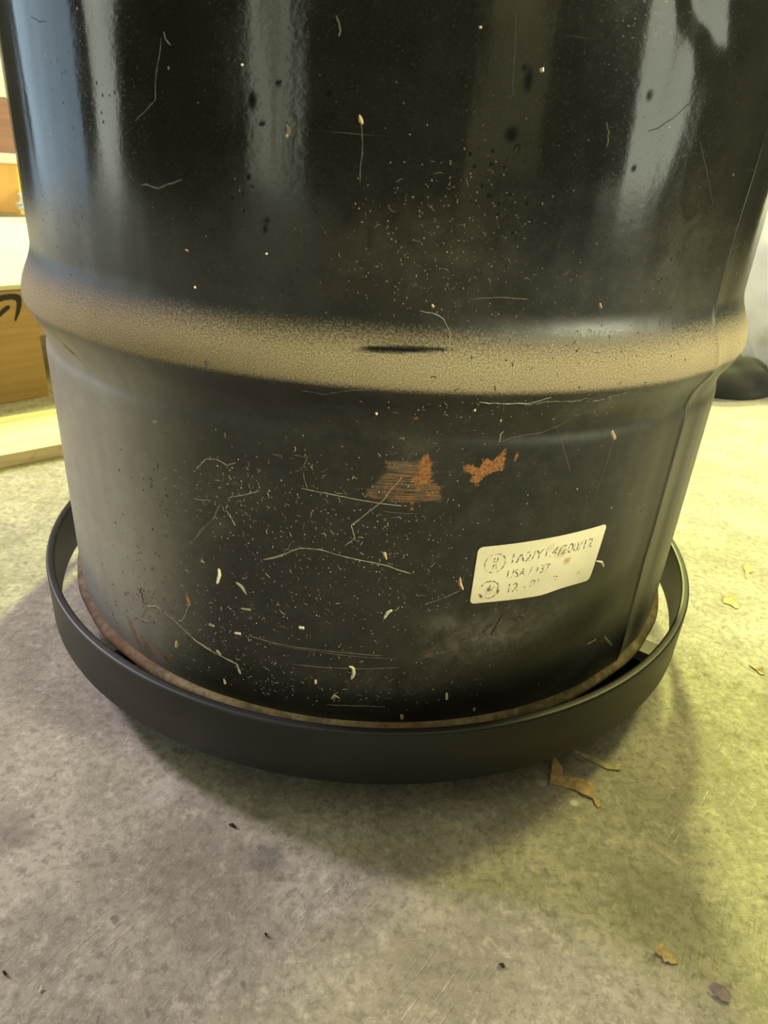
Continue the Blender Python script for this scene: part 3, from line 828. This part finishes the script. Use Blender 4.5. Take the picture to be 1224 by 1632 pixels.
def g_topmid():
    c = rg.choice([(700, 420, 70, 60), (640, 400, 60, 60), (950, 460, 120, 50), (740, 330, 70, 50)])
    return rg.gauss(c[0], c[2]), rg.gauss(c[1], c[3])
litter('dust_specks', 'web', 330, g_low, False, .0004, .0010)
litter('dust_specks', 'web', 420, g_left, False, .0004, .0012)
litter('dust_specks', 'webd', 500, g_left, False, .0006, .0018)
litter('dust_specks', 'web', 160, g_right, False, .0004, .0010)
litter('dust_specks', 'webd', 300, g_topmid, False, .0005, .0014)
litter('dust_specks', 'web', 70, g_topmid, False, .0004, .0008)
litter('dust_specks', 'webd', 120, g_top, False, .0004, .0010)
litter('fine_fibres', 'web', 130, g_left, True, .00030, .0006)
litter('fine_fibres', 'webd', 300, g_left, True, .00035, .0008)
litter('fine_fibres', 'webd', 160, g_right, True, .0003, .0007)
litter('fine_fibres', 'webd', 70, g_low, True, .0003, .0006)
litter('fine_fibres', 'webd', 50, g_topmid, True, .0003, .0006)

# ------------------------------------------------------------------ the dolly
def build_dolly():
    root = empty('drum_dolly', (0, 0, 0))
    tag(root, 'round black steel drum dolly with a smooth raised ring around the drum foot', 'dolly')
    zb, zt = 0.040, 0.0868; ro, ri = 0.3139, 0.3068; rv = 0.0022
    prof = [(ri, zb + .001), (ri + .001, zb), (ro - .001, zb), (ro, zb + .001)]
    for k in range(6):
        a = math.pi / 2 * k / 5; prof.append((ro - rv + rv * math.cos(a), zt - rv + rv * math.sin(a)))
    for k in range(6):
        a = math.pi / 2 * k / 5; prof.append((ri + rv - rv * math.sin(a), zt - rv + rv * math.cos(a)))
    n, q = 256, len(prof); vs, fs = [], []
    for k in range(n):
        a = 2 * math.pi * k / n
        for r, z in prof: vs.append((math.sin(a) * r, -math.cos(a) * r, z))
    for k in range(n):
        k2 = (k + 1) % n
        for e in range(q): fs.append((k*q+e, k2*q+e, k2*q+(e+1) % q, k*q+(e+1) % q))
    mesh_obj('ring_band', vs, fs, M['ring'], root, True)
    for ad in (55.0, 145.0, 235.0, 325.0):
        a = math.radians(ad); R = Matrix.Rotation(a - math.pi / 2, 3, 'Z')   # local x runs outward
        dirv = Vector((math.sin(a), -math.cos(a), 0))
        rot = Matrix(((dirv.x, -dirv.y, 0), (dirv.y, dirv.x, 0), (0, 0, 1)))
        bm = bmesh.new(); add_box(bm, dirv * 0.165 + Vector((0, 0, 0.0575)), (0.283, 0.020, 0.0088), rot, bevel=0.0012)
        bm_obj('cross_bar', bm, M['steel_dark'], root)
        c = dirv * 0.235
        bm = bmesh.new(); add_box(bm, c + Vector((0, 0, 0.0516)), (0.044, 0.044, 0.003), rot, bevel=0.0006)
        for sgn in (-1, 1): add_box(bm, c + rot @ Vector((0, sgn * 0.0125, 0.0370)), (0.020, 0.0022, 0.028), rot)
        cs = bm_obj('caster', bm, M['steel_dark'], root)
        bm = bmesh.new(); add_cyl(bm, (0, 0, 0), 0.0235, 0.018, 'Y', 28)
        add_cyl(bm, (0, 0, 0), 0.004, 0.030, 'Y', 12)
        wh = bm_obj('wheel', bm, M['rubber'], cs); wh.location = c + Vector((0, 0, 0.0235))
        wh.rotation_euler = (0, 0, math.atan2(dirv.y, dirv.x))
    # added black sheet that puts the shade of the front gap into its colour
    def sector(a0, a1, r0, r1, z0, z1):
        n = 40; vs, fs = [], []
        for k in range(n + 1):
            a = math.radians(a0 + (a1 - a0) * k / n)
            for r, z in ((r0, z0), (r1, z0), (r1, z1), (r0, z1)): vs.append((math.sin(a) * r, -math.cos(a) * r, z))
        for k in range(n):
            for e in range(4): fs.append((k*4+e, k*4+4+e, k*4+4+(e+1) % 4, k*4+(e+1) % 4))
        fs += [(0, 1, 2, 3), (n*4+3, n*4+2, n*4+1, n*4)]
        return mesh_obj('front_plate', vs, fs, M['black_plate'], root)
    sector(-46, 55, 0.272, 0.3067, 0.042, 0.046)
    bm = bmesh.new(); add_cyl(bm, (0, 0, 0.0570), 0.05, 0.0085, 'Z', 40)
    bm_obj('hub_plate', bm, M['steel_dark'], root)
build_dolly()

# ------------------------------------------------------------------ things behind, left
ANG = math.atan2(0.062, 0.057)            # the front of the box runs along this
ex = Vector((math.cos(ANG), math.sin(ANG), 0)); ey = Vector((-ex.y, ex.x, 0))
# plank
def plank():
    zt = 0.020
    f0, f1 = Vector(on_floor(0, 726, zt)), Vector(on_floor(100, 707, zt)); b0 = Vector(on_floor(0, 665, zt))
    d = (f1 - f0).normalized(); nrm = Vector((-d.y, d.x, 0)); depth = (b0 - f0).dot(nrm)
    root = empty('pine_plank', (f0.x, f0.y, 0), math.atan2(d.y, d.x))
    tag(root, 'pale yellow pine plank lying flat on the concrete in front of the boxes', 'plank')
    bm = bmesh.new(); add_box(bm, (0.05, depth / 2, zt / 2), (1.0, depth, zt), bevel=0.0018)
    bm_obj('board', bm, M['wood'], root)
plank()
def carton():
    P0 = Vector(on_floor(79, 631)); w, dp, h = 0.42, 0.34, 0.183
    root = empty('cardboard_box', P0, ANG)
    tag(root, 'brown cardboard box with a black curved arrow print, behind the plank', 'box')
    bm = bmesh.new(); add_box(bm, (-w / 2, dp / 2, h / 2), (w, dp, h), bevel=0.002)
    bm_obj('carton', bm, M['card'], root)
    bm = bmesh.new(); add_box(bm, (-w / 2, dp * .25, h + 0.0015), (w, dp * .49, 0.003), bevel=0.001)
    bm_obj('flap', bm, M['card'], root)
    bm = bmesh.new(); add_box(bm, (-w / 2, dp * .75, h + 0.0015), (w, dp * .49, 0.003), bevel=0.001)
    bm_obj('flap', bm, M['card'], root)
    bm = bmesh.new(); add_box(bm, (-w / 2, dp * .5, h + 0.0034), (w, 0.05, 0.0006))
    bm_obj('tape', bm, M['cream'], root)
    inv = (Matrix.Translation(P0) @ Matrix.Rotation(ANG, 4, 'Z')).inverted()
    nn = np.array([ey.x, ey.y, 0])
    def mark(px):
        pts = []
        for x, y in px:
            p = Vector(on_plane(x / 3.79, 330 + y / 3.79, P0, nn)); p = inv @ p
            pts.append((p.x, -0.0004, p.z))
        n = len(pts); vs = pts + [(a, 0.0015, c) for a, b, c in pts]
        fs = [tuple(range(n)), tuple(reversed(range(n, 2*n)))] + [(i, n+i, n+(i+1) % n, (i+1) % n) for i in range(n)]
        o = mesh_obj('arrow_print', vs, fs, M['print'], root); tag(o, 'black curved arrow print')
    # one closed outline per stroke
    mark([(-60, 560), (-20, 540), (20, 528), (60, 524), (100, 524), (122, 532), (131, 552), (131, 590), (122, 630), (108, 665), (96, 690), (86, 684), (92, 650), (99, 610), (101, 580), (94, 564), (70, 558), (30, 562), (-10, 575), (-60, 600)])
    mark([(-60, 690), (-20, 650), (10, 618), (35, 597), (55, 593), (62, 606), (48, 624), (22, 645), (0, 665), (-20, 690), (-60, 730)])
carton()
def at_y(x, y, Y):
    d = ray(x, y); t = (Y - CAM[1]) / d[1]; return Vector(CAM + d * t)
def back_left():
    # wide cream board lying over the cartons, flush with the front of the printed one
    P0 = Vector(on_floor(79, 631)); zb_ = 0.1872; zt_ = 0.1952
    root = empty('cream_board', (P0.x, P0.y, zb_), ANG)
    tag(root, 'large cream board lying flat on top of the printed box, brightly lit', 'board')
    bm = bmesh.new(); add_box(bm, (-0.25, 0.53, 0.004), (1.38, 1.06, 0.0078), bevel=0.0015)
    bm_obj('panel', bm, M['cream'], root)
    root = empty('low_carton', (P0.x, P0.y, 0), ANG)
    tag(root, 'low brown carton carrying the far side of the cream board', 'box')
    bm = bmesh.new(); add_box(bm, (-0.25, 0.73, 0.0932), (1.20, 0.60, 0.1864), bevel=0.003)
    bm_obj('carton', bm, M['card'], root)
    # ochre tub standing on it
    z0 = zt_; Y = float(on_floor(16, 343, z0)[1])
    tl = at_y(27, 262, Y); h = tl.z - z0
    wt = 0.34
    root = empty('ochre_tub', (tl.x - wt / 2, Y + 0.12, z0))
    tag(root, 'ochre yellow tapered tub with cream lid standing on the cream box', 'tub')
    bm = bmesh.new(); add_box(bm, (0, 0, h / 2), (wt, 0.24, h), taper=0.90, bevel=0.008)
    bm_obj('tub_body', bm, M['orange'], root)
    tp = at_y(25, 246, Y).z - tl.z
    bm = bmesh.new(); add_box(bm, (0, 0, h + tp / 2), (wt + 0.012, 0.255, tp), bevel=0.004)
    bm_obj('tub_lid', bm, M['cream'], root)
    zc = z0 + h + tp
    top = at_y(10, 157, Y + 0.05).z
    root = empty('brown_carton', (at_y(19, 200, Y).x - 0.145, Y + 0.13, zc))
    tag(root, 'small dark brown carton standing on the lid of the ochre tub', 'box')
    bm = bmesh.new(); add_box(bm, (0, 0, (top - zc) / 2), (0.29, 0.20, top - zc), bevel=0.003)
    bm_obj('carton', bm, M['card2'], root)
    bm = bmesh.new(); add_box(bm, (0, 0, top - zc + 0.0006), (0.29, 0.045, 0.0008)); bm_obj('tape', bm, M['card'], root)
    root = empty('cream_carton', (at_y(10, 120, Y).x - 0.13, Y + 0.13, top + 0.0012))
    tag(root, 'cream carton topmost of the stack at the upper left', 'box')
    bm = bmesh.new(); add_box(bm, (0, 0, 0.075), (0.26, 0.20, 0.15), bevel=0.003); bm_obj('carton', bm, M['cream'], root)
    bm = bmesh.new(); add_box(bm, (0, 0, 0.1506), (0.26, 0.045, 0.0008)); bm_obj('tape', bm, M['card'], root)
    # crumpled plastic beside the tub
    bm = bmesh.new(); bmesh.ops.create_icosphere(bm, subdivisions=4, radius=1.0)
    r2 = random.Random(3)
    from mathutils import noise as mn
    for v in bm.verts:
        k = 1 + 0.35 * mn.noise(v.co * 2.2) + 0.18 * mn.noise(v.co * 6)
        v.co = Vector((v.co.x * 0.060 * k, v.co.y * 0.06 * k, v.co.z * 0.045 * k))
    mz = min(v.co.z for v in bm.verts)
    for v in bm.verts: v.co.z -= mz
    o = bm_obj('crumpled_plastic', bm, M['sage'], None, False)
    q = on_floor(33, 352, zt_); o.location = (q[0] + 0.045, q[1] + 0.06, zt_)
    tag(o, 'crumpled grey green plastic lying beside the ochre tub', 'plastic bag')
back_left()

# ------------------------------------------------------------------ things behind, right
def back_right():
    from mathutils import noise as mn
    p = Vector(on_floor(1224, 640))
    # white bulging bag
    bm = bmesh.new(); bmesh.ops.create_icosphere(bm, subdivisions=5, radius=1.0)
    for v in bm.verts:
        z = v.co.z
        k = 1 + 0.10 * mn.noise(v.co * 1.6 + Vector((4, 1, 0))) + 0.05 * (1 - abs(mn.noise(Vector((math.atan2(v.co.y, v.co.x) * 3.0, z * 0.8, 2))) * 2))
        k *= 1 + 0.035 * mn.noise(v.co * 7)
        pinch = 1 - 0.45 * max(0, z - 0.35)
        v.co = Vector((v.co.x * 0.25 * k * pinch, v.co.y * 0.24 * k * pinch, z * 0.30 * k))
        if v.co.z < -0.26: v.co.z = -0.26
    for v in bm.verts: v.co.z += 0.26
    o = bm_obj('white_bag', bm, M['white_plastic'], None, True); o.location = (1.105, 1.12, 0.0)
    tag(o, 'big white plastic bag bulging at the right edge behind the drum', 'bag')
    # grey box behind it, in the shade
    root = empty('grey_tote', (1.0, 1.62, 0), 0.25)
    tag(root, 'shaded grey green storage tote behind the white bag', 'tote')
    bm = bmesh.new(); add_box(bm, (0, 0, 0.15), (0.62, 0.40, 0.30), taper=0.92, bevel=0.01); bm_obj('tote_body', bm, M['tote'], root)
    bm = bmesh.new(); add_box(bm, (0, 0, 0.31), (0.65, 0.43, 0.025), bevel=0.006); bm_obj('tote_lid', bm, M['tote'], root)
    # black lump standing in for the shadow under the white bag
    bm = bmesh.new(); bmesh.ops.create_icosphere(bm, subdivisions=4, radius=1.0)
    for v in bm.verts:
        k = 1 + 0.25 * mn.noise(v.co * 2.0 + Vector((9, 0, 0)))
        v.co = Vector((v.co.x * 0.17 * k, v.co.y * 0.09 * k, v.co.z * 0.062 * k))
        if v.co.z < -0.022: v.co.z = -0.022
    for v in bm.verts: v.co.z += 0.022
    o = bm_obj('black_cloth', bm, M['black_cloth'], None, True); o.location = (0.735, 0.90, 0.0); o.rotation_euler = (0, 0, 0.15)
    tag(o, 'black crumpled cloth lying on the floor between drum and white bag', 'cloth')
back_right()
def navy_trunk():  # unseen blocker added to shade the front floor from the low lamp
    root = empty('navy_trunk', (0.56, -0.60, 0), math.atan2(0.87, 0.40))
    tag(root, 'dark navy plastic trunk on the floor to the right of the camera', 'trunk')
    bm = bmesh.new(); add_box(bm, (0, 0, 0.175), (0.66, 0.16, 0.35), bevel=0.008); bm_obj('trunk_body', bm, M['navy'], root)
    bm = bmesh.new(); add_box(bm, (0, 0, 0.367), (0.68, 0.18, 0.033), bevel=0.008); bm_obj('trunk_lid', bm, M['navy'], root)
    for x in (-0.2, 0.2):
        bm = bmesh.new(); add_box(bm, (x, 0.092, 0.335), (0.06, 0.012, 0.05), bevel=0.003); bm_obj('latch', bm, M['steel_dark'], root)
navy_trunk()

# ------------------------------------------------------------------ litter on the floor
def flake(name, px, hts, mat, label, cat, th=0.0007, mids=None):
    """thin curled piece: outline pixels, height of each outline point"""
    pts = [Vector(on_floor(x, y)) for x, y in px]
    n = len(pts); c = sum(pts, Vector()) / n
    bm = bmesh.new()
    top = [bm.verts.new((p.x - c.x, p.y - c.y, h + th)) for p, h in zip(pts, hts)]
    bot = [bm.verts.new((p.x - c.x, p.y - c.y, h)) for p, h in zip(pts, hts)]
    ft = bm.faces.new(top); fb = bm.faces.new(list(reversed(bot)))
    for i in range(n): bm.faces.new((top[i], bot[i], bot[(i+1) % n], top[(i+1) % n]))
    bmesh.ops.triangulate(bm, faces=[ft, fb])
    o = bm_obj(name, bm, M[mat]); o.location = (c.x, c.y, 0)
    tag(o, label, cat); return o
c7 = lambda P: [(840 + x / 6.8, 1170 + y / 6.8) for x, y in P]
flake('dry_leaf', c7([(262, 342), (300, 365), (368, 428), (372, 490), (450, 505), (540, 532), (640, 560), (690, 585), (720, 640), (728, 690), (770, 725), (800, 790), (770, 806), (735, 765), (712, 712), (600, 668), (530, 622), (400, 580), (240, 548)]),
      [.010, .009, .006, .003, .004, .005, .005, .004, .003, .002, .001, .0003, .0003, .0005, .001, .0015, .001, .0004, .001], 'leaf',
      'curled brown strip of dry leaf on the floor below the ring', 'leaf')
flake('dry_straw', c7([(500, 180), (560, 205), (650, 240), (700, 270), (800, 315), (880, 355), (950, 362), (1005, 355), (1015, 400), (960, 400), (860, 385), (760, 330), (690, 308), (640, 270), (560, 235), (500, 200)]),
      [.001, .001, .0015, .003, .002, .002, .003, .003, .001, .001, .0005, .0005, .001, .0005, .0003, .0003], 'stem',
      'thin straw coloured stalk on the floor beside the curled brown leaf', 'straw')
c8 = lambda P: [(980 + x / 5.016, 1480 + y / 5.016) for x, y in P]
flake('dry_leaf', c8([(312, 178), (350, 150), (400, 185), (440, 235), (500, 285), (450, 290), (420, 270), (395, 278), (375, 235), (335, 215)]),
      [.003, .004, .004, .003, .0005, .0005, .001, .0005, .001, .001], 'leaf2',
      'small ochre crumbled leaf near the lower right corner', 'leaf')
flake('dry_petal', c8([(790, 478), (860, 500), (920, 560), (915, 605), (850, 590), (800, 540), (742, 482), (760, 470)]),
      [.005, .0045, .003, .001, .001, .002, .001, .004], 'petal',
      'small flat mauve grey petal nearest the lower right corner', 'petal')
c9 = lambda P: [(1100 + x / 8.16, 900 + y / 8.16) for x, y in P]
flake('leaf_crumb', c9([(425, 450), (480, 460), (530, 435), (570, 455), (600, 520), (625, 570), (580, 570), (520, 530), (430, 500)]),
      [.001, .002, .005, .004, .001, .0005, .0005, .0005, .0005], 'leaf2', 'ochre leaf crumb on the bright floor right of the ring, middle one of three', 'leaf')
flake('leaf_crumb', c9([(690, 40), (740, 15), (780, 60), (820, 90), (760, 110), (745, 180), (720, 180), (715, 110)]),
      [.001, .003, .001, .0005, .001, .0005, .0005, .001], 'leaf2', 'pale ochre leaf crumb on the bright floor right of the ring, uppermost', 'leaf')
flake('leaf_crumb', c9([(760, 1310), (850, 1345), (920, 1370), (975, 1440), (900, 1430), (860, 1385)]),
      [.0005, .001, .004, .0005, .0005, .0005], 'stem', 'dark straw crumb on the bright floor right of the ring, lowest', 'leaf')
for (x, y, w, hh, lab_) in ((371, 1317, 8, 3, 'small black crumb on the grey floor below left of the ring'), (800, 1540, 6, 3.5, 'dark crumb on the floor at the bottom centre'),
                            (8, 1553, 6, 3, 'dark crumb on the floor at the lower left edge'), (424, 1491, 3, 2, 'tiny dark crumb on the floor left of the bottom centre')):
    P = []
    for k in range(9):
        a = k * 2 * math.pi / 9; rr = rnd.uniform(.6, 1.1); P.append((x + w * rr * math.cos(a), y + hh * rr * math.sin(a) + w * .25 * math.cos(a)))
    flake('floor_crumb', P[::-1], [rnd.uniform(.0008, .0022) if k % 3 else .0002 for k in range(9)], 'speck', lab_, 'crumb', .0008)
flake('wood_chip', [(62, 1581), (66, 1573), (69, 1575), (64, 1583)], [.0004, .002, .0015, .0003], 'pale', 'tiny pale chip on the floor at the lower left', 'chip')
